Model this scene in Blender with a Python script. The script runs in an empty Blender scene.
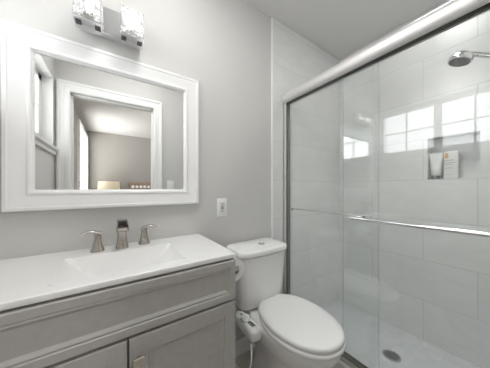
import bpy, bmesh, math, random
from mathutils import Vector, Matrix
random.seed(4)
BED_L = 20
CEIL_L, SHOW_L, SHX, SHY = 7.4, 3.4, 1.50, -.80    # radiances of added lamps, added shower lamp position
SC = bpy.context.scene
COL = SC.collection

# ------------------------------------------------------------------ camera
CAMH, CAMY = 1.135, -1.14
YAW = math.radians(33.86)
cam = bpy.data.cameras.new('camera')
cam.sensor_width = 36.0
cam.lens = 36.0 * 196.0 / 490.0
cam.shift_y = 4.4 / 490.0
cam.clip_start = 0.02
camo = bpy.data.objects.new('camera', cam)
camo.location = (0, CAMY, CAMH)
camo.rotation_euler = (math.radians(90), 0, -YAW)
COL.objects.link(camo)
SC.camera = camo

# ------------------------------------------------------------------ world, exposure
w = bpy.data.worlds.new('overcast'); SC.world = w; w.use_nodes = True
bg = w.node_tree.nodes['Background']
bg.inputs[0].default_value = (0.95, 0.975, 1.0, 1)
bg.inputs[1].default_value = 0.85
SC.view_settings.view_transform = 'Standard'
SC.view_settings.look = 'None'
SC.view_settings.gamma = 1.0
SC.view_settings.use_curve_mapping = False
SC.view_settings.exposure = 2.03
cy = SC.cycles
cy.use_denoising = True
cy.max_bounces = 14; cy.diffuse_bounces = 8; cy.glossy_bounces = 8
cy.transmission_bounces = 8; cy.transparent_max_bounces = 24
cy.sample_clamp_indirect = 6.0

def area(name, loc, rot, sx, sy, power, color=(1, 1, 1), spread=180):
    l = bpy.data.lights.new(name, 'AREA'); l.shape = 'RECTANGLE'; l.size = sx; l.size_y = sy
    l.energy = power; l.color = color; l.spread = math.radians(spread)
    o = bpy.data.objects.new(name, l); o.location = loc; o.rotation_euler = rot
    COL.objects.link(o); return o
# daylight coming through the bathroom window (placed in the opening's outer face)
area('window_daylight', (-0.60, -0.575, 1.78), (0, math.radians(-90), 0), 0.5, 1.0, 1.0, (0.96, 0.98, 1.0))
# daylight in the bedroom through its shuttered window
area('bedroom_daylight', (-0.70, -3.8, 1.6), (0, math.radians(-90), 0), 1.3, 1.2, 16, (1.0, 0.98, 0.95))

# ------------------------------------------------------------------ helpers
def new_obj(name, bm, mat, parent=None, smooth=False, angle=None):
    me = bpy.data.meshes.new(name)
    bmesh.ops.recalc_face_normals(bm, faces=bm.faces[:])
    bm.to_mesh(me); bm.free()
    mats = mat if isinstance(mat, (list, tuple)) else [mat]
    for m in mats: me.materials.append(m)
    if smooth:
        for p in me.polygons: p.use_smooth = True
        me.set_sharp_from_angle(angle=math.radians(angle or 35))
    o = bpy.data.objects.new(name, me); COL.objects.link(o)
    if parent is not None: o.parent = parent
    return o

def place(root, loc):
    """set a root's location, keeping child meshes written in world coordinates"""
    root.location = loc

def thing(name, label, cat, loc=(0, 0, 0), group=None):
    o = bpy.data.objects.new(name, None); COL.objects.link(o)
    o.empty_display_size = 0.05
    o.location = loc; o['label'] = label; o['category'] = cat
    if group: o['group'] = group
    return o

def part(name, bm, mat, root, smooth=False, angle=None, label=None):
    """bm is in world coords; shift into the root's frame"""
    chain = Vector((0, 0, 0)); r = root
    while r is not None:
        chain += r.location; r = r.parent
    bmesh.ops.translate(bm, verts=bm.verts[:], vec=-chain)
    o = new_obj(name, bm, mat, root, smooth, angle)
    if label: o['label'] = label
    return o

def struct(name, bm, mat, smooth=False):
    o = new_obj(name, bm, mat, None, smooth); o['kind'] = 'structure'; return o

def single(name, bm, mat, label, cat, group=None, smooth=False, angle=None):
    o = new_obj(name, bm, mat, None, smooth, angle); o['label'] = label; o['category'] = cat
    if group: o['group'] = group
    return o

def BM(): return bmesh.new()

def box(bm, x0, x1, y0, y1, z0, z1, bev=0, seg=2, mi=0):
    r = bmesh.ops.create_cube(bm, size=1.0)
    vs = r['verts']
    for v in vs:
        v.co = Vector(((x0 + x1) / 2 + v.co.x * (x1 - x0), (y0 + y1) / 2 + v.co.y * (y1 - y0), (z0 + z1) / 2 + v.co.z * (z1 - z0)))
    fs = set(f for v in vs for f in v.link_faces)
    for f in fs: f.material_index = mi
    if bev > 0:
        es = list(set(e for v in vs for e in v.link_edges))
        bmesh.ops.bevel(bm, geom=es, offset=bev, segments=seg, affect='EDGES', profile=0.5, clamp_overlap=True)
    return bm

def cyl(bm, p0, p1, r0, r1=None, n=20, mi=0, cap=True):
    r1 = r0 if r1 is None else r1
    p0 = Vector(p0); p1 = Vector(p1); d = p1 - p0
    q = Vector((0, 0, 1)).rotation_difference(d.normalized())
    rings = []
    for p, r in ((p0, r0), (p1, r1)):
        rings.append([bm.verts.new(p + q @ Vector((r * math.cos(2 * math.pi * i / n), r * math.sin(2 * math.pi * i / n), 0))) for i in range(n)])
    for i in range(n):
        f = bm.faces.new((rings[0][i], rings[0][(i + 1) % n], rings[1][(i + 1) % n], rings[1][i])); f.material_index = mi
    if cap:
        bm.faces.new(rings[0][::-1]).material_index = mi; bm.faces.new(rings[1]).material_index = mi
    return bm

def loft(bm, rings, close0=True, close1=True, mi=0):
    vr = [[bm.verts.new(p) for p in r] for r in rings]
    n = len(vr[0])
    for a, b in zip(vr[:-1], vr[1:]):
        for i in range(n):
            f = bm.faces.new((a[i], a[(i + 1) % n], b[(i + 1) % n], b[i])); f.material_index = mi
    if close0: bm.faces.new(vr[0][::-1]).material_index = mi
    if close1: bm.faces.new(vr[-1]).material_index = mi
    return bm

def lathe(bm, prof, c, axis='z', n=28, mi=0, closed=True):
    rings = []
    for r, h in prof:
        ring = []
        for i in range(n):
            a = 2 * math.pi * i / n
            u, v = r * math.cos(a), r * math.sin(a)
            if axis == 'z': p = (c[0] + u, c[1] + v, c[2] + h)
            elif axis == 'y': p = (c[0] + u, c[1] + h, c[2] + v)
            else: p = (c[0] + h, c[1] + u, c[2] + v)
            ring.append(p)
        rings.append(ring)
    return loft(bm, rings, closed, closed, mi)

def tube(bm, pts, rad, n=12, mi=0, flat=1.0):
    pts = [Vector(p) for p in pts]
    rads = rad if isinstance(rad, (list, tuple)) else [rad] * len(pts)
    t0 = (pts[1] - pts[0]).normalized()
    up = Vector((0, 0, 1)) if abs(t0.z) < 0.9 else Vector((1, 0, 0))
    rings = []
    for i, p in enumerate(pts):
        t = (pts[min(i + 1, len(pts) - 1)] - pts[max(i - 1, 0)]).normalized()
        s = t.cross(up).normalized(); u2 = s.cross(t).normalized(); up = u2
        rings.append([p + s * rads[i] * math.cos(2 * math.pi * k / n) + u2 * rads[i] * flat * math.sin(2 * math.pi * k / n) for k in range(n)])
    return loft(bm, rings, True, True, mi)

def smoothpath(pts, m=6):
    P = [Vector(p) for p in pts]; out = []
    for i in range(len(P) - 1):
        p0 = P[max(i - 1, 0)]; p1 = P[i]; p2 = P[i + 1]; p3 = P[min(i + 2, len(P) - 1)]
        for k in range(m):
            t = k / m
            out.append(0.5 * ((2 * p1) + (-p0 + p2) * t + (2 * p0 - 5 * p1 + 4 * p2 - p3) * t * t + (-p0 + 3 * p1 - 3 * p2 + p3) * t ** 3))
    out.append(P[-1]); return out

def rrect(x0, x1, y0, y1, z, r, k=6, bow=0.0):
    """rounded rectangle ring, optional outward bow of the -y side"""
    out = []
    cx = (x0 + x1) / 2; hw = (x1 - x0) / 2
    for (ax, ay, s) in ((x1 - r, y1 - r, 0), (x0 + r, y1 - r, 90), (x0 + r, y0 + r, 180), (x1 - r, y0 + r, 270)):
        for i in range(k + 1):
            a = math.radians(s + 90 * i / k)
            out.append([ax + r * math.cos(a), ay + r * math.sin(a), z])
    # extra points along the front edge
    res = []
    n = len(out)
    for i in range(n):
        res.append(out[i])
        if i == 3 * (k + 1) - 1:
            a, b = out[i], out[(i + 1) % n]
            for t in range(1, 8): res.append([a[0] + (b[0] - a[0]) * t / 8, a[1], z])
        if i == 1 * (k + 1) - 1:
            a, b = out[i], out[(i + 1) % n]
            for t in range(1, 8): res.append([a[0] + (b[0] - a[0]) * t / 8, a[1], z])
    for p in res:
        wgt = (y1 - p[1]) / (y1 - y0)
        p[1] -= bow * wgt * (1 - ((p[0] - cx) / hw) ** 2)
    return [tuple(p) for p in res]

def egg(cx, yb, yf, w, z, n=56, wb=0.72, sq=2.6):
    """toilet-seat outline: rounded long front, squarer narrower back"""
    ym = yb + (yf - yb) * 0.47
    out = []
    for i in range(n):
        a = 2 * math.pi * i / n
        c, s = math.cos(a), math.sin(a)
        if s <= 0:
            x = w / 2 * abs(c) ** (2 / 2.15) * (1 if c >= 0 else -1)
            y = ym - (ym - yf) * abs(s) ** (2 / 2.05)
        else:
            t = abs(s) ** (2 / sq)
            hw = w / 2 * (1 - (1 - wb) * t ** 1.6)
            x = hw * (abs(c) ** (2 / sq)) * (1 if c >= 0 else -1)
            y = ym + (yb - ym) * t
        out.append((cx + x, y, z))
    return out

# ------------------------------------------------------------------ materials
def mat(name, color, rough=0.5, metal=0.0, spec=0.5, coat=0.0):
    m = bpy.data.materials.new(name); m.use_nodes = True
    b = m.node_tree.nodes['Principled BSDF']
    b.inputs['Base Color'].default_value = (*color, 1)
    b.inputs['Roughness'].default_value = rough
    b.inputs['Metallic'].default_value = metal
    b.inputs['Specular IOR Level'].default_value = spec
    b.inputs['Coat Weight'].default_value = coat
    return m
def nodes(m): return m.node_tree.nodes, m.node_tree.links, m.node_tree.nodes['Principled BSDF']

def noise_bump(m, scale=200, strength=0.05, dist=0.002):
    N, L, b = nodes(m)
    tc = N.new('ShaderNodeTexCoord'); nz = N.new('ShaderNodeTexNoise'); nz.inputs['Scale'].default_value = scale
    bp = N.new('ShaderNodeBump'); bp.inputs['Strength'].default_value = strength; bp.inputs['Distance'].default_value = dist
    L.new(tc.outputs['Object'], nz.inputs['Vector']); L.new(nz.outputs['Fac'], bp.inputs['Height']); L.new(bp.outputs['Normal'], b.inputs['Normal'])
    return m

def mottle(m, c0, c1, scale=3.0, detail=4.0, lo=0.35, hi=0.65):
    N, L, b = nodes(m)
    tc = N.new('ShaderNodeTexCoord'); nz = N.new('ShaderNodeTexNoise'); nz.inputs['Scale'].default_value = scale; nz.inputs['Detail'].default_value = detail
    cr = N.new('ShaderNodeValToRGB'); cr.color_ramp.elements[0].position = lo; cr.color_ramp.elements[1].position = hi
    cr.color_ramp.elements[0].color = (*c0, 1); cr.color_ramp.elements[1].color = (*c1, 1)
    L.new(tc.outputs['Object'], nz.inputs['Vector']); L.new(nz.outputs['Fac'], cr.inputs['Fac']); L.new(cr.outputs['Color'], b.inputs['Base Color'])
    return m

M_wall = noise_bump(mat('wall_paint', (0.60, 0.595, 0.58), 0.6), 350, 0.08, 0.001)
M_ceil = noise_bump(mat('ceiling_paint', (0.68, 0.675, 0.665), 0.8), 300, 0.08, 0.001)
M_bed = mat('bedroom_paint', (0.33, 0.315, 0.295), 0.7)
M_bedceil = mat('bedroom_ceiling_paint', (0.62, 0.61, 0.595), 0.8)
M_trim = mat('white_trim_paint', (0.84, 0.84, 0.83), 0.35)
M_frame = mat('white_lacquer', (0.84, 0.84, 0.84), 0.28)
M_top = mottle(mat('cultured_marble', (0.86, 0.86, 0.85), 0.16, coat=0.3), (0.84, 0.84, 0.83), (0.88, 0.88, 0.875), 5)
M_porc = mat('porcelain', (0.90, 0.90, 0.90), 0.08, coat=0.4)
M_seat = mat('seat_plastic', (0.87, 0.87, 0.865), 0.18)
M_plast = mat('white_plastic', (0.84, 0.85, 0.85), 0.3)
M_chrome = mat('chrome', (0.80, 0.80, 0.81), 0.08, 1.0)
M_chromeb = mat('satin_silver', (0.78, 0.77, 0.76), 0.48, 0.7)
M_nickel = mat('brushed_nickel', (0.52, 0.49, 0.455), 0.22, 1.0)
M_dark = mat('dark_gap', (0.03, 0.03, 0.03), 0.6)
M_rubber = mat('dark_rubber', (0.07, 0.065, 0.06), 0.5)
M_paper = noise_bump(mat('tissue_paper', (0.86, 0.86, 0.85), 0.9), 120, 0.2, 0.002)
M_core = mat('cardboard', (0.30, 0.22, 0.15), 0.9)
M_mirror = mat('mirror_silver', (0.90, 0.905, 0.90), 0.0, 1.0)
M_cab = mottle(mat('grey_cabinet_paint', (0.45, 0.44, 0.425), 0.38), (0.44, 0.43, 0.415), (0.47, 0.46, 0.445), 40, 6)
M_ins = mat('cabinet_inside', (0.20, 0.19, 0.18), 0.7)

def glass(name, tint=(0.982, 0.991, 0.987), f0=0.043):
    m = bpy.data.materials.new(name); m.use_nodes = True
    N = m.node_tree.nodes; L = m.node_tree.links; N.clear()
    out = N.new('ShaderNodeOutputMaterial'); mix = N.new('ShaderNodeMixShader')
    tr = N.new('ShaderNodeBsdfTransparent'); tr.inputs[0].default_value = (*tint, 1)
    gl = N.new('ShaderNodeBsdfGlossy'); gl.inputs['Roughness'].default_value = 0.0; gl.inputs['Color'].default_value = (1, 1, 1, 1)
    g = N.new('ShaderNodeNewGeometry')
    dt = N.new('ShaderNodeVectorMath'); dt.operation = 'DOT_PRODUCT'
    L.new(g.outputs['Normal'], dt.inputs[0]); L.new(g.outputs['Incoming'], dt.inputs[1])
    ab = N.new('ShaderNodeMath'); ab.operation = 'ABSOLUTE'; L.new(dt.outputs['Value'], ab.inputs[0])
    om = N.new('ShaderNodeMath'); om.operation = 'SUBTRACT'; om.inputs[0].default_value = 1.0; L.new(ab.outputs[0], om.inputs[1])
    pw = N.new('ShaderNodeMath'); pw.operation = 'POWER'; pw.inputs[1].default_value = 5.0; L.new(om.outputs[0], pw.inputs[0])
    ma = N.new('ShaderNodeMath'); ma.operation = 'MULTIPLY_ADD'; ma.inputs[1].default_value = 1 - f0; ma.inputs[2].default_value = f0
    L.new(pw.outputs[0], ma.inputs[0])
    L.new(ma.outputs[0], mix.inputs[0]); L.new(tr.outputs[0], mix.inputs[1]); L.new(gl.outputs[0], mix.inputs[2]); L.new(mix.outputs[0], out.inputs[0])
    return m
M_glass = glass('shower_glass')
M_gedge = mat('glass_edge', (0.42, 0.50, 0.47), 0.25)
M_pane = glass('window_glass', (0.98, 0.98, 0.98))

def tile_mat(name, axes, uoff, brick_w, row_h, c1, c2, grout, rough=0.24, vein=(0.60, 0.61, 0.61), vscale=2.2, mort=0.0022, offset=0.5, voff=0.0, veinmix=0.5):
    m = mat(name, c1, rough); N, L, b = nodes(m)
    tc = N.new('ShaderNodeTexCoord'); sp = N.new('ShaderNodeSeparateXYZ'); cb = N.new('ShaderNodeCombineXYZ')
    L.new(tc.outputs['Object'], sp.inputs[0])
    ad = N.new('ShaderNodeMath'); ad.inputs[1].default_value = uoff; L.new(sp.outputs[axes[0]], ad.inputs[0])
    av = N.new('ShaderNodeMath'); av.inputs[1].default_value = voff; L.new(sp.outputs[axes[1]], av.inputs[0])
    L.new(ad.outputs[0], cb.inputs[0]); L.new(av.outputs[0], cb.inputs[1])
    br = N.new('ShaderNodeTexBrick'); br.offset = offset; br.squash = 1.0
    br.inputs['Scale'].default_value = 1.0; br.inputs['Brick Width'].default_value = brick_w; br.inputs['Row Height'].default_value = row_h
    br.inputs['Mortar Size'].default_value = mort; br.inputs['Mortar Smooth'].default_value = 0.1; br.inputs['Bias'].default_value = 0.0
    br.inputs['Color1'].default_value = (*c1, 1); br.inputs['Color2'].default_value = (*c2, 1); br.inputs['Mortar'].default_value = (*grout, 1)
    L.new(cb.outputs[0], br.inputs['Vector'])
    # soft stretched veining
    mp = N.new('ShaderNodeMapping'); mp.inputs['Scale'].default_value = (1.0, 1.0, 2.6); mp.inputs['Rotation'].default_value = (0.25, 0.2, 0.3)
    L.new(tc.outputs['Object'], mp.inputs['Vector'])
    nz = N.new('ShaderNodeTexNoise'); nz.inputs['Scale'].default_value = vscale; nz.inputs['Detail'].default_value = 7; nz.inputs['Distortion'].default_value = 1.2
    L.new(mp.outputs[0], nz.inputs['Vector'])
    cr = N.new('ShaderNodeValToRGB'); e = cr.color_ramp.elements
    e[0].position = 0.40; e[0].color = (0, 0, 0, 1); e[1].position = 0.5; e[1].color = (1, 1, 1, 1)
    x = cr.color_ramp.elements.new(0.6); x.color = (0, 0, 0, 1)
    L.new(nz.outputs['Fac'], cr.inputs[0])
    mm = N.new('ShaderNodeMath'); mm.operation = 'MULTIPLY'; mm.inputs[1].default_value = veinmix; L.new(cr.outputs[0], mm.inputs[0])
    mx = N.new('ShaderNodeMixRGB'); mx.inputs[2].default_value = (*vein, 1)
    L.new(mm.outputs[0], mx.inputs[0]); L.new(br.outputs['Color'], mx.inputs[1]); L.new(mx.outputs[0], b.inputs['Base Color'])
    bp = N.new('ShaderNodeBump'); bp.inputs['Strength'].default_value = 0.3; bp.inputs['Distance'].default_value = 0.001; bp.invert = True
    L.new(br.outputs['Fac'], bp.inputs['Height']); L.new(bp.outputs['Normal'], b.inputs['Normal'])
    return m
TC1, TC2, TG, TV = (0.76, 0.765, 0.76), (0.745, 0.75, 0.745), (0.58, 0.585, 0.58), (0.69, 0.695, 0.69)
M_tileR = tile_mat('shower_tile_side', ('Y', 'Z'), 0.93 + 0.61 * 4, 0.61, 0.30, TC1, TC2, TG, vein=TV, offset=.566)
M_tileA = tile_mat('shower_tile_end', ('X', 'Z'), -.72 + 2.6, 1.3, 0.30, TC1, TC2, (0.62, 0.625, 0.62), vein=TV, offset=0.0)
M_pan = tile_mat('shower_floor_mosaic', ('X', 'Y'), 0.0, 0.052, 0.052, (0.54, 0.56, 0.575), (0.60, 0.62, 0.635), (0.64, 0.655, 0.665), rough=0.35, vein=(0.52, 0.54, 0.56), vscale=9, mort=0.0016)
M_curb = tile_mat('curb_marble', ('Y', 'Z'), 0.0, 0.61, 0.5, (0.72, 0.71, 0.69), (0.70, 0.69, 0.67), TG, vein=(0.58, 0.56, 0.54), vscale=6)
M_floor = tile_mat('floor_tile', ('Y', 'X'), 0.13, 0.61, 0.305, (0.42, 0.385, 0.35), (0.47, 0.435, 0.40), (0.30, 0.275, 0.25), rough=0.3, vein=(0.55, 0.52, 0.49), vscale=7, mort=0.003, veinmix=0.6)
M_bedfloor = mat('bedroom_carpet', (0.42, 0.38, 0.33), 0.95)
noise_bump(M_bedfloor, 400, 0.5, 0.004)

# ------------------------------------------------------------------ room constants
XL, XG, XR = -0.42, 1.167, 1.922       # left wall, glass line, right wall
YF = -1.19                             # door wall
ZC = 2.445
XT = 1.017                             # tile begins on the mirror wall
OX0, OX1, OZ = -0.32, 0.358, 1.995     # doorway

# floor / ceiling / walls
b = BM(); box(b, XL - .16, 1.10, YF - 0.06, 0.0, -0.05, 0.0); struct('floor', b, M_floor)
b = BM(); box(b, 1.10, XR + .1, YF - 0.06, 0.0, -0.05, 0.004); struct('shower_floor', b, M_pan)
b = BM(); box(b, XL - .16, XR + .12, YF - 0.12, .1, ZC, ZC + .05); struct('ceiling', b, M_ceil)
b = BM(); box(b, XL - .16, XT, 0.0, .1, -0.05, ZC); struct('wall_back', b, M_wall)
b = BM(); box(b, XT, XR + .12, -0.012, .1, 0, ZC); struct('wall_back_tiled', b, M_tileA)
b = BM(); box(b, XT - 0.012, XT + 0.0, -0.014, 0.0, 0.0, ZC, 0.002); struct('trim_1', b, M_trim)

# right wall with niche hole
NY0, NY1, NZ0, NZ1, ND = -0.94, -0.69, 1.20, 1.50, 0.09
b = BM()
box(b, XR, XR + .12, YF, NY0, 0, ZC); box(b, XR, XR + .12, NY1, -0.012, 0, ZC)
box(b, XR, XR + .12, NY0, NY1, 0, NZ0); box(b, XR, XR + .12, NY0, NY1, NZ1, ZC)
box(b, XR + ND, XR + .12, NY0, NY1, NZ0, NZ1)
struct('wall_right', b, M_tileR)

# left wall with window opening
WY0, WY1, WZ0, WZ1 = -1.13, -0.03, 1.47, 2.06
XO = XL - 0.16
b = BM()
box(b, XO, XL, YF - .12, WY0, 0, ZC); box(b, XO, XL, WY1, 0.0, 0, ZC)
box(b, XO, XL, WY0, WY1, 0, WZ0); box(b, XO, XL, WY0, WY1, WZ1, ZC)
struct('wall_left', b, M_wall)
# reveal lining + stool + apron
b = BM()
box(b, XL - .10, XL + .002, WY0, WY0 + .012, WZ0, WZ1); box(b, XL - .10, XL + .002, WY1 - .012, WY1, WZ0, WZ1)
box(b, XL - .10, XL + .002, WY0, WY1, WZ1 - .012, WZ1)
struct('trim_2', b, M_trim)
b = BM(); box(b, XL - .08, XL + .035, WY0 - .03, WY1 + .02, WZ0 - .022, WZ0, .006)
box(b, XL + .0005, XL + .018, WY0 - .02, WY1 + .01, WZ0 - .055, WZ0 - .022, .005)
struct('trim_3', b, M_trim)
# window sash
XW0, XW1 = XL - .095, XL - .065
b = BM()
fr = [(WY0 + .012, -1.04), (-0.604, -0.539), (-0.085, WY1 - .012)]
for a0, a1 in fr: box(b, XW0, XW1, a0, a1, WZ0, WZ1, .003)
box(b, XW0, XW1, WY0, WY1, WZ0, 1.563, .003); box(b, XW0, XW1, WY0, WY1, 1.997, WZ1 - .01, .003)
for ym in (-0.822, -0.31): box(b, XW0 + .008, XW1 - .006, ym - .007, ym + .007, 1.563, 1.997)
box(b, XW0 + .008, XW1 - .006, -1.04, -.604, 1.775, 1.787); box(b, XW0 + .008, XW1 - .006, -.539, -.085, 1.775, 1.787)
w1 = struct('window_1', b, M_trim)
for a0, a1 in ((-1.04, -.604), (-.539, -.085)):
    b = BM(); box(b, XW0 + .012, XW0 + .016, a0, a1, 1.563, 1.997)
    g = new_obj('window_pane', b, M_pane, w1)

# door wall
b = BM()
box(b, XL, OX0 - .02, YF - .12, YF, 0, ZC); box(b, OX1 + .02, XR + .12, YF - .12, YF, 0, ZC)
box(b, OX0 - .02, OX1 + .02, YF - .12, YF, OZ + .02, ZC)
struct('wall_front', b, M_wall)
b = BM(); box(b, XG + .05, XR, YF, YF + .01, 0.004, ZC); struct('wall_front_tiled', b, M_tileA)
# door lining + casing + stop
b = BM()
for x0, x1 in ((OX0 - .02, OX0), (OX1, OX1 + .02)): box(b, x0, x1, YF - .122, YF + .001, 0, OZ + .02)
box(b, OX0 - .02, OX1 + .02, YF - .122, YF + .001, OZ, OZ + .02)
box(b, OX0, OX0 + .014, YF - .075, YF - .04, 0, OZ); box(b, OX1 - .014, OX1, YF - .075, YF - .04, 0, OZ); box(b, OX0, OX1, YF - .075, YF - .04, OZ - .014, OZ)
dj = struct('door_1', b, M_trim)
def casing(name, x0, x1, zt, y, s, wd=.085):
    """three-step profiled casing round an opening; s=+1 faces +y"""
    b = BM()
    prof = [(0.0, .010), (.012, .016), (.03, .016), (.036, .011), (.062, .013), (.068, .021), (wd, .021)]
    path = [(x0, 0), (x0, zt), (x1, zt), (x1, 0)]
    def pt(i, o):
        x, z = path[i]
        return (x - o if i < 2 else x + o, z + (o if i in (1, 2) else 0))
    # section rings at each corner
    rings = []
    for i in range(4):
        r = []
        for o, h in prof:
            x, z = pt(i, o); r.append((x, y + s * h, z))
        x, z = pt(i, wd); r.append((x, y, z)); x, z = pt(i, 0); r.append((x, y, z))
        rings.append(r)
    loft(b, rings)
    return struct(name, b, M_trim)
casing('trim_4', OX0, OX1, OZ, YF, 1)
casing('trim_5', OX0, OX1, OZ, YF - .12, -1)
b = BM(); box(b, OX0 + .0005, OX0 + .004, YF - .115, YF - .08, 1.66, 1.75, .001); cyl(b, (OX0 + .007, YF - .12, 1.66), (OX0 + .007, YF - .12, 1.75), .007)
part('hinge', b, M_nickel, dj)

# baseboard on the mirror wall between vanity and tile, and door wall
def baseboard(name, x0, x1, y, s):
    b = BM(); rings = []
    for x in (x0, x1):
        rings.append([(x, y, 0.0), (x, y + s * .014, 0.0), (x, y + s * .014, .075), (x, y + s * .009, .088), (x, y + s * .005, .095), (x, y, .097)])
    loft(b, rings); struct(name, b, M_trim)
baseboard('baseboard_back', .428, XT - .012, 0, -1)
baseboard('baseboard_front', OX1 + .086, 1.094, YF, 1)

# curb
b = BM(); box(b, 1.095, 1.215, YF + .002, -0.013, 0, .115, .004); struct('shower_curb', b, M_curb)

# ------------------------------------------------------------------ bedroom beyond the doorway
BX0, BX1, BY = -0.5, 3.0, -4.56
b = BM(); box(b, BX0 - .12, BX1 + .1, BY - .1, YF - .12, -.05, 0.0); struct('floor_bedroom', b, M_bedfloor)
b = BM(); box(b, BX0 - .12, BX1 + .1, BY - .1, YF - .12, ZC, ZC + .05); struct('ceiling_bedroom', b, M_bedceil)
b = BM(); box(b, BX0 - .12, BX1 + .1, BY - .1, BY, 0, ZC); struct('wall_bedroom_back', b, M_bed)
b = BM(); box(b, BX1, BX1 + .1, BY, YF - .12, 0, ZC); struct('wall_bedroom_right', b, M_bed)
SY0, SY1, SZ0, SZ1 = -4.40, -3.2, 0.85, 2.25
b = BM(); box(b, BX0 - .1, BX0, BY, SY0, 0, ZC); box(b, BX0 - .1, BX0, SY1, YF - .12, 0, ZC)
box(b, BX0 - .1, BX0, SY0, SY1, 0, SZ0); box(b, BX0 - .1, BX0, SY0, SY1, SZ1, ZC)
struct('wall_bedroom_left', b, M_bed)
b = BM()
for y0, y1 in ((SY0 - .05, SY0 + .01), (SY1 - .01, SY1 + .05), ((SY0 + SY1) / 2 - .03, (SY0 + SY1) / 2 + .03)): box(b, BX0 - .05, BX0 + .03, y0, y1, SZ0 - .05, SZ1 + .05)
box(b, BX0 - .05, BX0 + .03, SY0, SY1, SZ1 - .01, SZ1 + .05); box(b, BX0 - .05, BX0 + .03, SY0, SY1, SZ0 - .05, SZ0 + .01)
w2 = struct('window_2', b, M_trim)
b = BM(); nl = 20
for k in range(nl):
    z = SZ0 + .035 + (SZ1 - SZ0 - .07) * k / (nl - 1)
    for y0, y1 in ((SY0 + .01, (SY0 + SY1) / 2 - .03), ((SY0 + SY1) / 2 + .03, SY1 - .01)):
        loft(b, [[(BX0 - .030, y, z - .026), (BX0 - .026, y, z - .030), (BX0 + .030, y, z + .026), (BX0 + .026, y, z + .030)] for y in (y0, y1)])
part('shutter_slats', b, M_trim, w2)
# door wall seen from the bedroom is the same wall

# nightstand + lamp + bed headboard
t = thing('nightstand', 'pale nightstand in the bedroom under the lit table lamp', 'nightstand', (-.12, -4.30, 0))
b = BM(); box(b, -.40, .16, -4.54, -4.06, .12, .70, .006)
part('body', b, mat('nightstand_paint', (.55, .52, .48), .5), t)
b = BM(); box(b, -.41, .17, -4.55, -4.05, .70, .725, .005); part('top', b, M_trim, t)
for q in (.30, .50):
    b = BM(); box(b, -.38, .14, -4.062, -4.048, q - .155 + .0, q + .02, .003); d = part('drawer', b, M_trim, t)
    b = BM(); lathe(b, [(.006, 0), (.006, .012), (.014, .016), (.012, .026)], (-.12, -4.046, q - .07), 'y', 14); part('knob', b, M_nickel, d, True)
for x in (-.37, .13):
    for y in (-4.51, -4.09):
        b = BM(); cyl(b, (x, y, 0), (x, y, .12), .014, .02, 12); part('leg', b, M_trim, t)
LX, LY = -.085, -4.28
t = thing('table_lamp', 'lit table lamp with a white drum shade seen through the doorway', 'lamp', (LX, LY, .725))
b = BM(); lathe(b, [(.075, 0), (.075, .015), (.03, .03), (.05, .08), (.085, .15), (.08, .20), (.03, .27), (.012, .30), (.012, .40)], (LX, LY, .725)); part('base', b, mat('lamp_ceramic', (.75, .74, .70), .2), t, True)
M_shade = bpy.data.materials.new('lamp_shade_linen'); M_shade.use_nodes = True
N = M_shade.node_tree.nodes; L = M_shade.node_tree.links; N.clear()
o_ = N.new('ShaderNodeOutputMaterial'); mx = N.new('ShaderNodeMixShader'); mx.inputs[0].default_value = .5
df = N.new('ShaderNodeBsdfDiffuse'); df.inputs[0].default_value = (.85, .80, .70, 1); tl = N.new('ShaderNodeBsdfTranslucent'); tl.inputs[0].default_value = (.85, .78, .62, 1)
L.new(df.outputs[0], mx.inputs[1]); L.new(tl.outputs[0], mx.inputs[2]); L.new(mx.outputs[0], o_.inputs[0])
b = BM(); lathe(b, [(.215, 0), (.20, .245), (.197, .245), (.212, 0), (.215, 0)], (LX, LY, 1.045), n=40, closed=False); part('lamp_shade', b, M_shade, t, True)
def emis(name, col, s):
    m = bpy.data.materials.new(name); m.use_nodes = True; N = m.node_tree.nodes; L = m.node_tree.links; N.clear()
    o = N.new('ShaderNodeOutputMaterial'); e = N.new('ShaderNodeEmission'); e.inputs[0].default_value = (*col, 1); e.inputs[1].default_value = s
    L.new(e.outputs[0], o.inputs[0]); return m
b = BM(); bmesh.ops.create_uvsphere(b, u_segments=16, v_segments=10, radius=.03, matrix=Matrix.Translation((LX, LY, 1.17))); part('bulb', b, emis('warm_bulb', (1, .82, .6), 1.8), t, True)
b = BM(); cyl(b, (LX, LY, 1.12), (LX, LY, 1.145), .012, n=10)
for a in (0, 120, 240):
    c_, s_ = math.cos(math.radians(a)), math.sin(math.radians(a))
    tube(b, [(LX, LY, 1.125), (LX + .2 * c_, LY + .2 * s_, 1.125)], .003, 6)
part('shade_spider', b, M_nickel, t)

t = thing('added_ceiling_light', 'added round ceiling light in the bedroom, out of view, for light through the doorway', 'light', (.85, -2.5, ZC))  # added lamp, kept out of view, sends light through the doorway
b = BM(); lathe(b, [(.185, -.0005), (.185, -.018), (.178, -.022), (.170, -.012), (.170, -.0005)], (.85, -2.5, ZC)); part('trim_ring', b, M_trim, t, True)
b = BM(); lathe(b, [(.168, -.013), (.160, -.035), (.12, -.058), (.05, -.070), (.002, -.072)], (.85, -2.5, ZC)); part('glass_bowl', b, emis('added_light_glow', (1, .985, .96), BED_L), t, True)
HX0, HX1 = .32, 2.1
t = thing('bed', 'bed with a carved brown headboard seen through the doorway', 'bed', (1.2, -4.4, 0))
M_wood = mottle(mat('brown_wood', (.30, .22, .16), .5), (.26, .19, .14), (.36, .27, .20), 14)
b = BM(); box(b, HX0, HX1, -4.54, -4.48, 0, 1.24, .006); box(b, HX0 - .02, HX1 + .02, -4.55, -4.46, 1.235, 1.29, .008)
part('headboard', b, M_wood, t)
b = BM()
for k in range(20):
    x = HX0 + .08 + k * .088
    lathe(b, [(.034, 0), (.034, .006), (.02, .012), (.0075, .014)], (x, -4.481, 1.175), 'y', 14)
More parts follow.
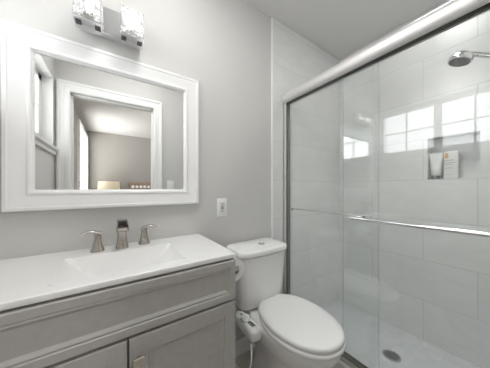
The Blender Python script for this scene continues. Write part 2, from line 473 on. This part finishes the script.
part('carved_rosettes', b, M_trim, t, True, label='row of pale carved rosettes')
b = BM(); box(b, HX0 + .03, HX1 - .03, -4.45, -2.6, .22, .36, .02); part('bed_base', b, M_wood, t)
b = BM(); box(b, HX0 + .04, HX1 - .04, -4.45, -2.6, .36, .62, .06, 4); part('mattress', b, mat('bed_linen', (.8, .79, .77), .9), t, True)

# ------------------------------------------------------------------ mirror
MX0, MX1, MZ0, MZ1 = -0.348, 0.418, 1.046, 1.768
t = thing('wall_mirror', 'large square mirror in a wide white moulded frame above the sink', 'mirror', ((MX0 + MX1) / 2, 0, MZ0))
fw = .084
prof = [(0, 0.0), (0, .028), (.003, .031), (.013, .032), (.016, .0295), (.022, .0285), (.040, .0235), (.058, .0205), (.062, .0205), (.065, .0235), (.071, .0245), (.076, .0225), (.078, .018), (.081, .0165), (fw, .013), (fw, .004)]
b = BM()
cs = [(MX0, MZ0, 1, 1), (MX0, MZ1, 1, -1), (MX1, MZ1, -1, -1), (MX1, MZ0, -1, 1)]
rings = [[(x + sx * o, -h - .0005, z + sz * o) for o, h in prof] for x, z, sx, sz in cs]
vr = [[b.verts.new(p) for p in r] for r in rings]
for k in range(4):
    a, c = vr[k], vr[(k + 1) % 4]
    for i in range(len(prof)):
        b.faces.new((a[i], a[(i + 1) % len(prof)], c[(i + 1) % len(prof)], c[i]))
part('frame', b, M_frame, t, True, 25)
b = BM(); box(b, MX0 + fw - .003, MX1 - fw + .003, -.0085, -.0045, MZ0 + fw - .003, MZ1 - fw + .003); part('mirror_glass', b, M_mirror, t)

# ------------------------------------------------------------------ vanity cabinet
VX0, VX1, VY = -.352, .425, -.42
VC = t = thing('vanity_cabinet', 'grey panelled vanity cabinet with false drawer and two doors under the sink', 'cabinet', ((VX0 + VX1) / 2, VY / 2, 0))
b = BM(); zt = .838
box(b, VX0, VX0 + .016, VY + .012, -.004, .0, zt); box(b, VX1 - .016, VX1, VY + .012, -.004, .0, zt)
box(b, VX0 + .016, VX1 - .016, VY + .03, -.004, .10, .116); box(b, VX0 + .016, VX1 - .016, -.010, -.004, .116, zt)
box(b, VX0 + .016, VX1 - .016, VY + .07, VY + .084, 0, .10)
# face frame
box(b, VX0 + .016, VX0 + .04, VY + .032, VY + .046, .116, zt); box(b, VX1 - .04, VX1 - .016, VY + .032, VY + .046, .116, zt)
box(b, VX0 + .04, VX1 - .04, VY + .032, VY + .046, .116, .14)
part('body', b, M_cab, t)
def panel_front(x0, x1, z0, z1, st, yf=VY - .018, yb=VY + .012, steps=None):
    """framed front: flat border, moulded step, recessed panel"""
    b = BM()
    pr = [(0, yb), (0, yf + .003), (.003, yf), (st, yf), (st + .003, yf + .004), (st + .006, yf + .0035), (st + .0085, yf + .002), (st + .012, yf + .0035), (st + .018, yf + .0085), (st + .02, yf + .0095)]
    rings = []
    for o, y in pr: rings.append([(x0 + o, y, z0 + o), (x1 - o, y, z0 + o), (x1 - o, y, z1 - o), (x0 + o, y, z1 - o)])
    loft(b, rings); return b
part('drawer_front', panel_front(VX0 + .002, VX1 - .0005, .675, .837, .026), M_cab, t)
for x0, x1, hx in ((VX0 + .002, .0355, .012), (.0397, VX1 - .0005, .066)):
    d = part('door', panel_front(x0, x1, .105, .6665, .05), M_cab, t)
    b = BM(); yf = VY - .018; kz = .599 if hx > .04 else .569
    box(b, hx - .017, hx + .017, yf - .026, yf - .020, kz - .017, kz + .017, .0015); cyl(b, (hx, yf - .021, kz), (hx, yf + .002, kz), .006, .007, 14)
    part('knob', b, M_nickel, d, label='square brushed nickel knob')

# counter with integrated basin
CX0, CX1, CYF, CZ = XL + .001, .430, -.435, .863
bx0, bx1, by0, by1 = -.152, .232, -.378, -.128
def depth(x, y):
    # distance inside the rim
    dl, dr, df_, db = x - bx0, bx1 - x, y - by0, by1 - y
    if min(dl, dr, df_, db) <= 0: return 0.0
    def s(d, wd):
        t = min(max(d / wd, 0), 1); return t * t * (3 - 2 * t) * .35 + t * .65
    return .10 * min(1, dl / .11 , dr / .11, df_ / .045, db / .045) ** .9
def axis(a0, a1, marks, step):
    pts = [a0, a1] + marks
    n = int((a1 - a0) / step); pts += [a0 + (a1 - a0) * i / n for i in range(1, n)]
    pts = sorted(pts); out = [pts[0]]
    for p in pts[1:]:
        if p - out[-1] > step * .3: out.append(p)
        elif p in marks: out[-1] = p
    out[-1] = a1; return out
xs = axis(CX0, CX1, [bx0, bx1], .01); ys = axis(CYF, -.001, [by0, by1], .01)
def counter_mesh():
    b = BM(); g = [[b.verts.new((x, y, CZ - depth(x, y))) for y in ys] for x in xs]
    for i in range(len(xs) - 1):
        for j in range(len(ys) - 1): b.faces.new((g[i][j], g[i + 1][j], g[i + 1][j + 1], g[i][j + 1]))
    # underside follows 18 mm below
    th = .019
    h = [[b.verts.new((x, y, CZ - th - depth(x, y))) for y in ys] for x in xs]
    for i in range(len(xs) - 1):
        for j in range(len(ys) - 1): b.faces.new((h[i][j], h[i][j + 1], h[i + 1][j + 1], h[i + 1][j]))
    for i in range(len(xs) - 1):
        for j in (0, len(ys) - 1): b.faces.new((g[i][j], g[i + 1][j], h[i + 1][j], h[i][j]))
    for j in range(len(ys) - 1):
        for i in (0, len(xs) - 1): b.faces.new((g[i][j], g[i][j + 1], h[i][j + 1], h[i][j]))
    bmesh.ops.recalc_face_normals(b, faces=b.faces[:])
    es = [e for e in b.edges if len(e.link_faces) == 2 and e.calc_face_angle(0) > 1.3]
    bmesh.ops.bevel(b, geom=es, offset=.0035, segments=3, affect='EDGES', profile=.5)
    return b
sk = single('sink_top', counter_mesh(), M_top, 'glossy white vanity top with a moulded rectangular basin', 'sink', None, True, 50)
sk.location = (0, 0, 0)
b = BM(); lathe(b, [(.022, 0), (.022, .003), (.016, .0045), (.015, .002)], (.04, -.25, CZ - .1)); part('drain_ring', b, M_chrome, sk, True)

# ------------------------------------------------------------------ faucet
FX, FY = .033, -.078
t = thing('faucet', 'brushed nickel widespread faucet with waterfall spout and two lever handles', 'faucet', (FX, FY, CZ))
def rsq(cx, cy_, z, hw, hd, r=.3, n=24):
    out = []
    for i in range(n):
        a = 2 * math.pi * i / n; c, s = math.cos(a), math.sin(a)
        p = 2 / 3.2
        out.append((cx + hw * abs(c) ** p * (1 if c > 0 else -1), cy_ + hd * abs(s) ** p * (1 if s > 0 else -1), z))
    return out
b = BM()
loft(b, [rsq(FX, FY, CZ, .026, .026), rsq(FX, FY, CZ + .006, .026, .026), rsq(FX, FY, CZ + .02, .0225, .022), rsq(FX, FY, CZ + .05, .019, .018), rsq(FX, FY - .002, CZ + .08, .018, .018), rsq(FX, FY - .004, CZ + .098, .020, .020), rsq(FX, FY - .004, CZ + .106, .020, .020)])
# open trough spout reaching forward
def trough(y, z, hw):
    return [(FX - hw, y, z), (FX - hw, y, z + .022), (FX - hw + .004, y, z + .022), (FX - hw + .004, y, z + .004), (FX + hw - .004, y, z + .004), (FX + hw - .004, y, z + .022), (FX + hw, y, z + .022), (FX + hw, y, z)]
loft(b, [trough(FY + .012, CZ + .104, .020), trough(FY - .03, CZ + .101, .021), trough(FY - .065, CZ + .094, .0225), trough(FY - .085, CZ + .088, .023)])
box(b, FX - .020, FX + .020, FY - .02, FY + .016, CZ + .124, CZ + .129, .001)
part('spout', b, M_nickel, t, True, 40)
b = BM(); box(b, FX - .015, FX + .015, FY - .024, FY + .004, CZ + .1085, CZ + .122); part('spout_opening', b, M_dark, t, label='dark mouth of the spout')
for hx, hy, sgn in ((FX - .090, FY + .004, -1), (FX + .093, FY + .02, 1)):
    b = BM()
    loft(b, [rsq(hx, hy, CZ, .025, .025), rsq(hx, hy, CZ + .006, .025, .025), rsq(hx, hy, CZ + .02, .0195, .019), rsq(hx, hy, CZ + .045, .0145, .014), rsq(hx, hy, CZ + .062, .0125, .012), rsq(hx, hy, CZ + .078, .014, .013), rsq(hx, hy, CZ + .083, .012, .011)])
    pts = smoothpath([(hx - sgn * .012, hy, CZ + .076), (hx + sgn * .012, hy - .003, CZ + .084), (hx + sgn * .030, hy - .006, CZ + .087), (hx + sgn * .046, hy - .009, CZ + .084), (hx + sgn * .056, hy - .010, CZ + .079)], 5)
    n_ = len(pts); tube(b, pts, [.0145 - .007 * i / (n_ - 1) for i in range(n_)], 14, flat=.5)
    part('handle', b, M_nickel, t, True, 40)

# ------------------------------------------------------------------ vanity light
t = thing('vanity_light', 'chrome wall light with two square crystal glass shades above the mirror', 'light', (0, 0, 1.86))
LYW = -.001
b = BM(); box(b, -.125, .115, -.045, LYW, 1.842, 1.962, .003); part('back_plate', b, M_chrome, t)
M_cry = bpy.data.materials.new('crystal_glass'); M_cry.use_nodes = True
N = M_cry.node_tree.nodes; L = M_cry.node_tree.links; N.clear()
o_ = N.new('ShaderNodeOutputMaterial'); mx = N.new('ShaderNodeMixShader'); mx2 = N.new('ShaderNodeMixShader')
tr = N.new('ShaderNodeBsdfTransparent'); tr.inputs[0].default_value = (.97, .98, .98, 1)
gl = N.new('ShaderNodeBsdfGlossy'); gl.inputs['Roughness'].default_value = .05
tl = N.new('ShaderNodeBsdfTranslucent'); tl.inputs[0].default_value = (.7, .7, .7, 1)
tc = N.new('ShaderNodeTexCoord'); mp = N.new('ShaderNodeMapping'); mp.inputs['Scale'].default_value = (1, 1, .28); nz = N.new('ShaderNodeTexNoise'); nz.inputs['Scale'].default_value = 110; nz.inputs['Detail'].default_value = 3
L.new(tc.outputs['Object'], mp.inputs[0]); L.new(mp.outputs[0], nz.inputs['Vector'])
bp = N.new('ShaderNodeBump'); bp.inputs['Strength'].default_value = 1.0; bp.inputs['Distance'].default_value = .01; L.new(nz.outputs['Fac'], bp.inputs['Height']); L.new(bp.outputs[0], gl.inputs['Normal'])
cr = N.new('ShaderNodeValToRGB'); cr.color_ramp.elements[0].position = .38; cr.color_ramp.elements[1].position = .62
cr.color_ramp.elements[0].color = (.0, .0, .0, 1); cr.color_ramp.elements[1].color = (.40, .40, .40, 1); L.new(nz.outputs['Fac'], cr.inputs[0])
mx.inputs[0].default_value = .22
L.new(tr.outputs[0], mx.inputs[1]); L.new(gl.outputs[0], mx.inputs[2])
L.new(cr.outputs[0], mx2.inputs[0]); L.new(mx.outputs[0], mx2.inputs[1]); L.new(tl.outputs[0], mx2.inputs[2]); L.new(mx2.outputs[0], o_.inputs[0])
M_bulb = emis('halogen_bulb', (1, .97, .92), 2.6)
for cx in (-.087, .072):
    x0, x1, y0, y1 = cx - .047, cx + .047, -.120, -.034
    b = BM()
    box(b, x0, x1, y0, -.044, 1.824, 1.829, .001)                       # chrome tray
    box(b, x0 + .03, x1 - .03, y0, y0 + .006, 1.8280, 1.8390, .001)
    box(b, x0 + .004, x1 - .004, y0 + .012, y1, 1.8280, 1.8400, .001)
    box(b, cx - .015, cx + .015, y1 - .01, -.0445, 1.8280, 1.8820, .001)      # arm to plate
    part('shade_holder', b, M_chrome, t)
    for xa in (x0 + .004, x1 - .026):
        b = BM(); box(b, xa, xa + .020, y0 + .022, y0 + .050, 1.8225, 1.8238)
        part('clip', b, M_rubber, t, label='dark clip under the crystal shade')
    b = BM(); box(b, cx - .024, cx + .024, y0 + .014, y0 + .05, 1.8405, 1.864, .002); part('socket', b, M_nickel, t)
    b = BM(); zt0, zt1 = 1.8405, 1.945; th = .012
    ro = rrect(x0, x1, y0, y1, 0, .004, 2); ri = rrect(x0 + th, x1 - th, y0 + th, y1 - th, 0, .003, 2)
    Z = lambda r, z: [(p[0], p[1], z) for p in r]
    loft(b, [Z(ro, zt0), Z(ro, zt1), Z(ri, zt1), Z(ri, zt0), Z(ro, zt0)], False, False)
    sh = part('crystal_shade', b, M_cry, t)
    b = BM(); bmesh.ops.create_uvsphere(b, u_segments=16, v_segments=12, radius=.012, matrix=Matrix.Translation((cx, (y0 + y1) / 2, 1.9070)) @ Matrix.Scale(2.0, 4, (0, 0, 1)))
    part('bulb', b, M_bulb, sh, True)

# ------------------------------------------------------------------ added ceiling lamps (above the frame), put in for brightness
LCX, LCY = .22, -.60
t = thing('added_ceiling_light', 'added round ceiling light over the vanity, out of view, for brightness', 'light', (LCX, LCY, ZC))
b = BM(); lathe(b, [(.175, -.0005), (.175, -.018), (.168, -.022), (.160, -.012), (.160, -.0005)], (LCX, LCY, ZC)); part('trim_ring', b, M_trim, t, True)
b = BM(); lathe(b, [(.158, -.013), (.150, -.030), (.11, -.048), (.05, -.056), (.002, -.058)], (LCX, LCY, ZC)); part('glass_bowl', b, emis('added_light_glow', (1, .985, .96), CEIL_L), t, True)
t = thing('added_shower_light', 'added round lamp in the shower ceiling, out of view, for brightness', 'light', (SHX, SHY, ZC))  # added unseen lamp that lifts the shower's brightness
b = BM(); lathe(b, [(.155, -.0005), (.155, -.008), (.135, -.010), (.132, -.002), (.132, -.0005)], (SHX, SHY, ZC)); part('trim_ring', b, M_trim, t, True)
b = BM(); cyl(b, (SHX, SHY, ZC - .0055), (SHX, SHY, ZC - .0025), .131, n=40); part('lens', b, emis('added_light_lens', (1, .985, .96), SHOW_L), t)
l_ = bpy.data.lights.new('added_shower_beam', 'AREA'); l_.shape = 'DISK'; l_.size = .25; l_.energy = 0.5; l_.spread = math.radians(80); l_.color = (1, .985, .96)  # added narrow beam below the lens, brightens the lower shower
lo_ = bpy.data.objects.new('added_shower_beam', l_); lo_.location = (SHX, SHY, ZC - .012); COL.objects.link(lo_)

# ------------------------------------------------------------------ outlet + switch
def plate(root, cx, cz, ys, s, w_=.072, h_=.117):
    b = BM(); box(b, cx - w_ / 2, cx + w_ / 2, min(ys, ys + s * .006), max(ys, ys + s * .006), cz - h_ / 2, cz + h_ / 2, .0025, 3); return part('cover_plate', b, M_plast, root, True, 40)
OXc, OZc = .583, 1.012
t = thing('wall_outlet', 'white outlet with test buttons on the grey wall above the toilet', 'outlet', (OXc, 0, OZc))
plate(t, OXc, OZc, -.0005, -1)
b = BM(); box(b, OXc - .0165, OXc + .0165, -.0085, -.0055, OZc - .034, OZc + .034, .001); rc = part('receptacle', b, mat('outlet_face', (.74, .74, .73), .3), t)
for zz in (.021, -.021):
    b = BM()
    for xx, hh in ((-.006, .005), (.006, .0065)): box(b, OXc + xx - .001, OXc + xx + .001, -.0092, -.0082, OZc + zz - hh + .002, OZc + zz + hh)
    cyl(b, (OXc, -.0092, OZc + zz - .009), (OXc, -.0082, OZc + zz - .009), .0022, n=10)
    part('slots', b, M_dark, rc)
b = BM(); box(b, OXc - .007, OXc + .007, -.0105, -.0084, OZc + .001, OZc + .007, .0005); part('reset_button', b, mat('red_button', (.42, .06, .05), .4), rc, label='small red button')
b = BM(); box(b, OXc - .007, OXc + .007, -.0105, -.0084, OZc - .008, OZc - .002, .0005); part('test_button', b, M_dark, rc, label='small black button')
t = thing('light_switch', 'white light switch beside the door casing, seen in the mirror', 'switch', (.52, YF, 1.17))
plate(t, .535, 1.165, YF + .0005, 1)
b = BM(); box(b, .535 - .006, .535 + .006, YF + .006, YF + .016, 1.158, 1.176, .001); part('toggle', b, M_plast, t)

# ------------------------------------------------------------------ toilet
TX = .815
t = thing('toilet', 'white two-piece toilet with closed seat standing between vanity and shower', 'toilet', (TX, -.33, 0))
b = BM()
def ov(yb, yf, w_, z, wb=.8): return egg(TX, yb, yf, w_, z, 56, wb)
loft(b, [ov(-.09, -.50, .245, 0.0, .95), ov(-.09, -.50, .245, .03, .95), ov(-.11, -.485, .215, .08, .95), ov(-.115, -.485, .205, .15, .95), ov(-.10, -.52, .225, .22, .95), ov(-.085, -.585, .285, .28, .92), ov(-.07, -.63, .325, .33, .88), ov(-.06, -.652, .345, .37, .84), ov(-.06, -.655, .35, .395, .82), ov(-.065, -.648, .338, .405, .82)])
part('bowl', b, M_porc, t, True, 60)
# tank
b = BM(); KX = TX - .045; R = lambda x0, x1, y0, y1, z, r, bow: rrect(KX + x0 * .895, KX + x1 * .895, y0, y1, z, r, 6, bow)
loft(b, [R(-.16, .16, -.185, -.045, .408, .04, .01), R(-.178, .178, -.20, -.035, .43, .045, .015), R(-.188, .188, -.212, -.032, .52, .04, .02), R(-.198, .198, -.222, -.030, .735, .035, .025)])
part('tank', b, M_porc, t, True, 60)
b = BM()
loft(b, [R(-.198, .198, -.224, -.030, .737, .045, .014), R(-.208, .208, -.236, -.024, .740, .05, .015), R(-.210, .210, -.239, -.022, .746, .052, .015), R(-.210, .210, -.239, -.022, .768, .052, .015), R(-.206, .206, -.235, -.026, .773, .05, .015), R(-.19, .19, -.22, -.04, .777, .045, .013)])
part('tank_lid', b, M_porc, t, True, 60)
b = BM(); lathe(b, [(.024, 0), (.024, .004), (.020, .006), (.018, .0035), (.0005, .0045)], (KX + .022, -.15, .7765)); part('flush_button', b, M_chrome, t, True)
SZ = .408
def ring_solid(b, f, z0, z1, e=.006):
    loft(b, [f(z0, e), f(z0 + .004, 0), f(z1 - .006, 0), f(z1 - .002, e * .6), f(z1, e * 2.2)])
b = BM(); ring_solid(b, lambda z, e: egg(TX, -.205 - e, -.668 + e, .362 - 2 * e, z, 56, .70, 3.4), SZ, SZ + .022); part('seat', b, M_seat, t, True, 60)
b = BM()
f = lambda z, e: egg(TX, -.200 - e, -.664 + e, .354 - 2 * e, z, 56, .72, 3.5)
loft(b, [f(SZ + .025, .005), f(SZ + .028, 0), f(SZ + .040, .0), f(SZ + .046, .003), f(SZ + .050, .012), f(SZ + .053, .04), f(SZ + .0545, .09)])
part('seat_lid', b, M_seat, t, True, 60)
for s in (-1, 1):
    b = BM(); box(b, TX + s * .075 - .022, TX + s * .075 + .022, -.225, -.178, SZ + .001, SZ + .035, .008, 3)
    part('hinge', b, M_seat, t, True)

# bidet attachment
t = thing('bidet_attachment', 'white bidet control panel with knob clipped to left side of the toilet', 'bidet', (.6, -.3, .36))
b = BM()
def pan(o, z):
    path = []
    # rounded box tilted outwards
    for p in rrect(.556 + o, .628 - o, -.345 + o, -.180 - o, z, .028 - min(o, .01), 6): path.append(p)
    return path
rings = [pan(.012, .345), pan(.004, .352), pan(0, .372), pan(0, .392), pan(.004, .402), pan(.014, .407), pan(.03, .408)]
rings = [[(x - (y + .2) * .16 + (.006 if x < .59 else -.006) * (y > -.25), y, z + .012 + (y + .28) * .18) for x, y, z in r] for r in rings]
loft(b, rings)
part('control_panel', b, M_plast, t, True, 50)
b = BM(); kz = .408 + .05 * .18 * .0
lathe(b, [(.025, 0), (.024, .010), (.020, .014), (.0005, .014)], (.598, -.250, .4235)); box(b, .594, .602, -.272, -.228, .4365, .4415, .002)
part('knob', b, M_plast, t, True, 40)
b = BM(); lathe(b, [(.029, 0), (.029, .002), (.026, .003)], (.598, -.250, .4225)); part('knob_ring', b, M_chrome, t, True, 40)
b = BM(); box(b, .612, .640, -.27, -.205, .385, .397, .004); part('mounting_arm', b, M_plast, t, True)
b = BM(); tube(b, smoothpath([(.575, -.34, .352), (.56, -.36, .28), (.553, -.33, .21), (.55, -.25, .18), (.55, -.16, .17)], 7), .0045, 10); part('water_hose', b, M_plast, t, True)
b = BM(); cyl(b, (.640, -.205, .392), (.668, -.205, .392), .011, n=16); cyl(b, (.654, -.205, .385), (.654, -.205, .408), .009, n=16); part('tee_fitting', b, M_chrome, t, True, 40)

# water valve on the wall
t = thing('water_valve', 'chrome shut-off valve on the wall left of the toilet tank', 'valve', (.585, -.02, .165))
b = BM(); lathe(b, [(.03, -.001), (.03, -.004), (.018, -.010), (.0085, -.011), (.0085, -.05)], (.585, 0, .165), 'y', 22); cyl(b, (.585, -.04, .155), (.585, -.04, .20), .010, n=16)
part('body', b, M_chrome, t, True, 40)
b = BM(); lathe(b, [(.012, 0), (.018, -.004), (.018, -.014), (.008, -.018)], (.585, -.05, .165), 'y', 16); part('handle', b, M_chrome, t, True, 40)
t = bpy.data.objects['toilet']
b = BM(); tube(b, smoothpath([(.585, -.04, .203), (.59, -.045, .26), (.62, -.07, .32), (.66, -.10, .36), (.69, -.11, .41)], 7), .006, 10); part('supply_hose', b, mat('braided_hose', (.45, .45, .45), .35, .8), t, True)

# toilet paper on the vanity side
HX, HY, HZ = .481, -.29, .757
b = BM()
cyl(b, (HX, HY - .062, HZ), (HX, HY + .075, HZ), .008, n=16); cyl(b, (HX, HY - .064, HZ), (HX, HY - .056, HZ), .0125, n=18)
cyl(b, (HX, HY + .072, HZ), (VX1 + .006, HY + .072, HZ), .008, n=16); cyl(b, (VX1 + .0005, HY + .072, HZ), (VX1 + .008, HY + .072, HZ), .02, n=22)
part('paper_holder', b, M_chrome, VC, True, 40, label='chrome paper holder on the cabinet side')
b = BM()
lathe(b, [(.021, -.05), (.052, -.05), (.053, -.048), (.053, .048), (.052, .05), (.021, .05), (.021, -.05)], (HX, HY, HZ - .0118), 'y', 40, closed=False)
tp = single('toilet_paper', b, M_paper, 'white toilet paper roll hanging beside the vanity', 'toilet paper', None, True, 40)
b = BM(); lathe(b, [(.0209, -.0505), (.0209, .0505), (.0199, .0505), (.0199, -.0505), (.0209, -.0505)], (HX, HY, HZ - .0118), 'y', 32, closed=False); part('core', b, M_core, tp, True, 40)

# ------------------------------------------------------------------ shower enclosure
t = thing('shower_door', 'frameless sliding glass shower door with silver header rail and towel bars', 'shower door', (XG, -.6, .115))
b = BM()
sec = []
cx, cz, rx, rz = 1.150, 1.848, .030, .040
ang = [90 + i * 180 / 10 for i in range(11)]
sec = [(cx + rx * math.cos(math.radians(a)), cz + rz * math.sin(math.radians(a))) for a in ang] + [(1.150, 1.808), (1.150, 1.818), (1.192, 1.818), (1.192, 1.808), (1.200, 1.808), (1.200, 1.888)]
loft(b, [[(x, y, z) for x, z in sec] for y in (-.0135, YF + .002)])
part('header_rail', b, M_chromeb, t, True, 50)
b = BM(); box(b, 1.151, 1.191, YF + .004, -.015, 1.812, 1.8175); box(b, 1.156, 1.160, YF + .004, -.015, 1.795, 1.8125); part('rail_seal', b, M_rubber, t, label='dark channel under the header')
b = BM(); box(b, 1.146, 1.151, -.040, -.0135, .135, 1.807); box(b, 1.146, 1.199, -.018, -.0135, .135, 1.807); box(b, 1.193, 1.199, -.040, -.0135, .135, 1.807)
part('wall_jamb', b, M_chromeb, t)
b = BM(); box(b, 1.152, 1.156, -.046, -.019, .14, 1.80); part('jamb_seal', b, M_rubber, t, label='dark bumper seal in the wall jamb')
b = BM(); box(b, 1.138, 1.202, YF + .004, -.0135, .1155, .120); box(b, 1.138, 1.143, YF + .004, -.0135, .12, .135); box(b, 1.166, 1.170, YF + .004, -.0135, .12, .138); box(b, 1.197, 1.202, YF + .004, -.0135, .12, .135)
part('bottom_track', b, M_nickel, t)
def edge(bm):
    for f in bm.faces:
        f.normal_update()
        if abs(f.normal.x) < .5: f.material_index = 1
def bar(b, x, y0, y1, z, r, xg):
    cyl(b, (x, y0, z), (x, y1, z), r, n=18)
    for y in (y0 - .02, y1 + .02): cyl(b, (xg, y, z), (x, y, z), r * .8, n=14); cyl(b, (xg, y, z), (xg + (x - xg) * .08, y, z), r * 1.3, n=16)
b = BM(); box(b, 1.178, 1.184, -.675, -.020, .124, 1.806); edge(b); gp = part('glass_panel', b, [M_glass, M_gedge], t, label='inner glass panel')
b = BM(); bar(b, 1.222, -.048, -.62, .972, .006, 1.1845); part('towel_bar', b, M_chrome, gp, True, 40)
b = BM(); box(b, 1.156, 1.162, YF + .008, -.493, .124, 1.806); edge(b); gp = part('glass_panel', b, [M_glass, M_gedge], t, label='outer glass panel')
b = BM(); bar(b, 1.108, -.563, -1.12, .972, .009, 1.1555); part('towel_bar', b, M_chrome, gp, True, 40)

t.location.x -= .019

# ------------------------------------------------------------------ shower fittings
SX = 1.545
t = thing('overhead_shower', 'round chrome shower head on a curved wall arm', 'shower head', (SX, YF + .01, 1.88))
b = BM(); tube(b, smoothpath([(SX, YF + .011, 1.70), (SX, -1.14, 1.715), (SX, -1.06, 1.758), (SX, -1.0, 1.798), (SX, -.955, 1.830), (SX, -.925, 1.842)], 6), .0115, 14)
lathe(b, [(.032, 0.001), (.03, .006), (.012, .012)], (SX, YF + .01, 1.70), 'y', 24)
part('shower_arm', b, M_chrome, t, True, 50)
# head: lathe about tilted axis
b = BM()
prof = [(.004, .018), (.020, .020), (.034, .028), (.045, .042), (.051, .056), (.053, .066), (.050, .072), (.044, .072)]
lathe(b, [(r_ * .95, h_ * .95) for r_, h_ in prof], (0, 0, 0), 'z', 32)
axis_d = Vector((-.18, .30, -.93)).normalized()
q = Vector((0, 0, 1)).rotation_difference(axis_d)
bmesh.ops.transform(b, matrix=Matrix.Translation((SX, -.929, 1.873)) @ q.to_matrix().to_4x4(), verts=b.verts[:])
part('spray_head', b, M_chrome, t, True, 50)
b = BM(); lathe(b, [(.0418, .0668), (.0418, .0698), (.002, .0708)], (0, 0, 0), 'z', 32)
for rr, n_ in ((.011, 6), (.022, 12), (.033, 18)):
    for k in range(n_):
        a = 2 * math.pi * k / n_; cyl(b, (rr * math.cos(a), rr * math.sin(a), .068), (rr * math.cos(a), rr * math.sin(a), .0738), .0022, n=6)
bmesh.ops.transform(b, matrix=Matrix.Translation((SX, -.929, 1.873)) @ q.to_matrix().to_4x4(), verts=b.verts[:])
part('nozzle_face', b, mat('grey_rubber', (.22, .22, .22), .5), t, True, 40)

# drain
DX, DY = 1.56, -.592
t = thing('shower_drain', 'round grey metal drain set in the shower floor', 'drain', (DX, DY, .004))
b = BM(); lathe(b, [(.052, 0), (.052, .003), (.046, .0045), (.043, .002), (.043, .0005)], (DX, DY, .0042), n=40, closed=False); part('rim', b, mat('drain_metal', (.42, .44, .46), .35, .8), t, True)
b = BM(); cyl(b, (DX, DY, .0043), (DX, DY, .006), .0428, n=40); gr = part('grate', b, mat('drain_grate', (.30, .315, .33), .4, .8), t)
b = BM()
for k in range(-4, 5):
    for j in range(-4, 5):
        x, y = k * .0095, j * .0095
        if x * x + y * y < .038 ** 2: cyl(b, (DX + x, DY + y, .0061), (DX + x, DY + y, .0064), .003, n=8)
part('grate_holes', b, M_dark, gr)

# bottles in the niche
t = thing('squeeze_tube', 'white squeeze tube standing on its grey cap in the shower niche', 'tube', (XR + .04, -.725, NZ0))
cx, cy_ = XR + .035, -.729
b = BM(); rings = []
for z, hx, hy in ((.028, .017, .024), (.03, .019, .026), (.07, .017, .029), (.12, .012, .033), (.16, .006, .036), (.185, .0022, .037), (.193, .0022, .037)):
    rings.append([(cx + hx * math.cos(a), cy_ + hy * math.sin(a), NZ0 + z) for a in [2 * math.pi * i / 28 for i in range(28)]])
loft(b, rings); part('tube_body', b, mat('tube_plastic', (.82, .83, .82), .3), t, True, 60)
b = BM(); lathe(b, [(.021, 0.0005), (.0215, .003), (.020, .027), (.018, .0278)], (cx, cy_, NZ0)); part('cap', b, mat('tube_cap', (.16, .17, .17), .4), t, True, 50)
M_ink = mat('pale_grey_ink', (.42, .43, .43), .6)
def ink_lines(bm, x, y0, y1, rows, seed):
    rnd = random.Random(seed)
    for z, h, f0, f1 in rows:
        y = y1 - (1 - f1) * (y1 - y0)
        end = y0 + f0 * (y1 - y0)
        while y > end + .003:
            wd = rnd.uniform(.003, .008); box(bm, x - .0006, x, max(y - wd, end), y, z, z + h); y -= wd + .0018
t2 = thing('lotion_box', 'white boxed bottle with small orange patch in the shower niche', 'bottle', (XR + .04, -.81, NZ0))
b = BM(); box(b, XR + .012, XR + .055, -.842, -.772, NZ0 + .0005, NZ0 + .192, .006, 3); part('body', b, mat('carton_white', (.82, .82, .81), .4), t2, True, 40)
b = BM(); box(b, XR + .0112, XR + .012, -.796, -.779, NZ0 + .145, NZ0 + .18); part('orange_patch', b, mat('soft_orange', (.78, .50, .28), .5), t2, label='small orange patch')
b = BM(); ink_lines(b, XR + .0118, -.835, -.779, [(NZ0 + .128, .005, .2, 1), (NZ0 + .112, .004, 0, 1), (NZ0 + .10, .004, .3, 1), (NZ0 + .08, .002, .2, 1), (NZ0 + .072, .002, .3, 1)], 3); part('printed_text', b, M_ink, t2)
b = BM(); ink_lines(b, XR + .0118, -.835, -.779, [(NZ0 + .03, .002, .4, 1)], 5); part('printed_text', b, M_ink, t2)
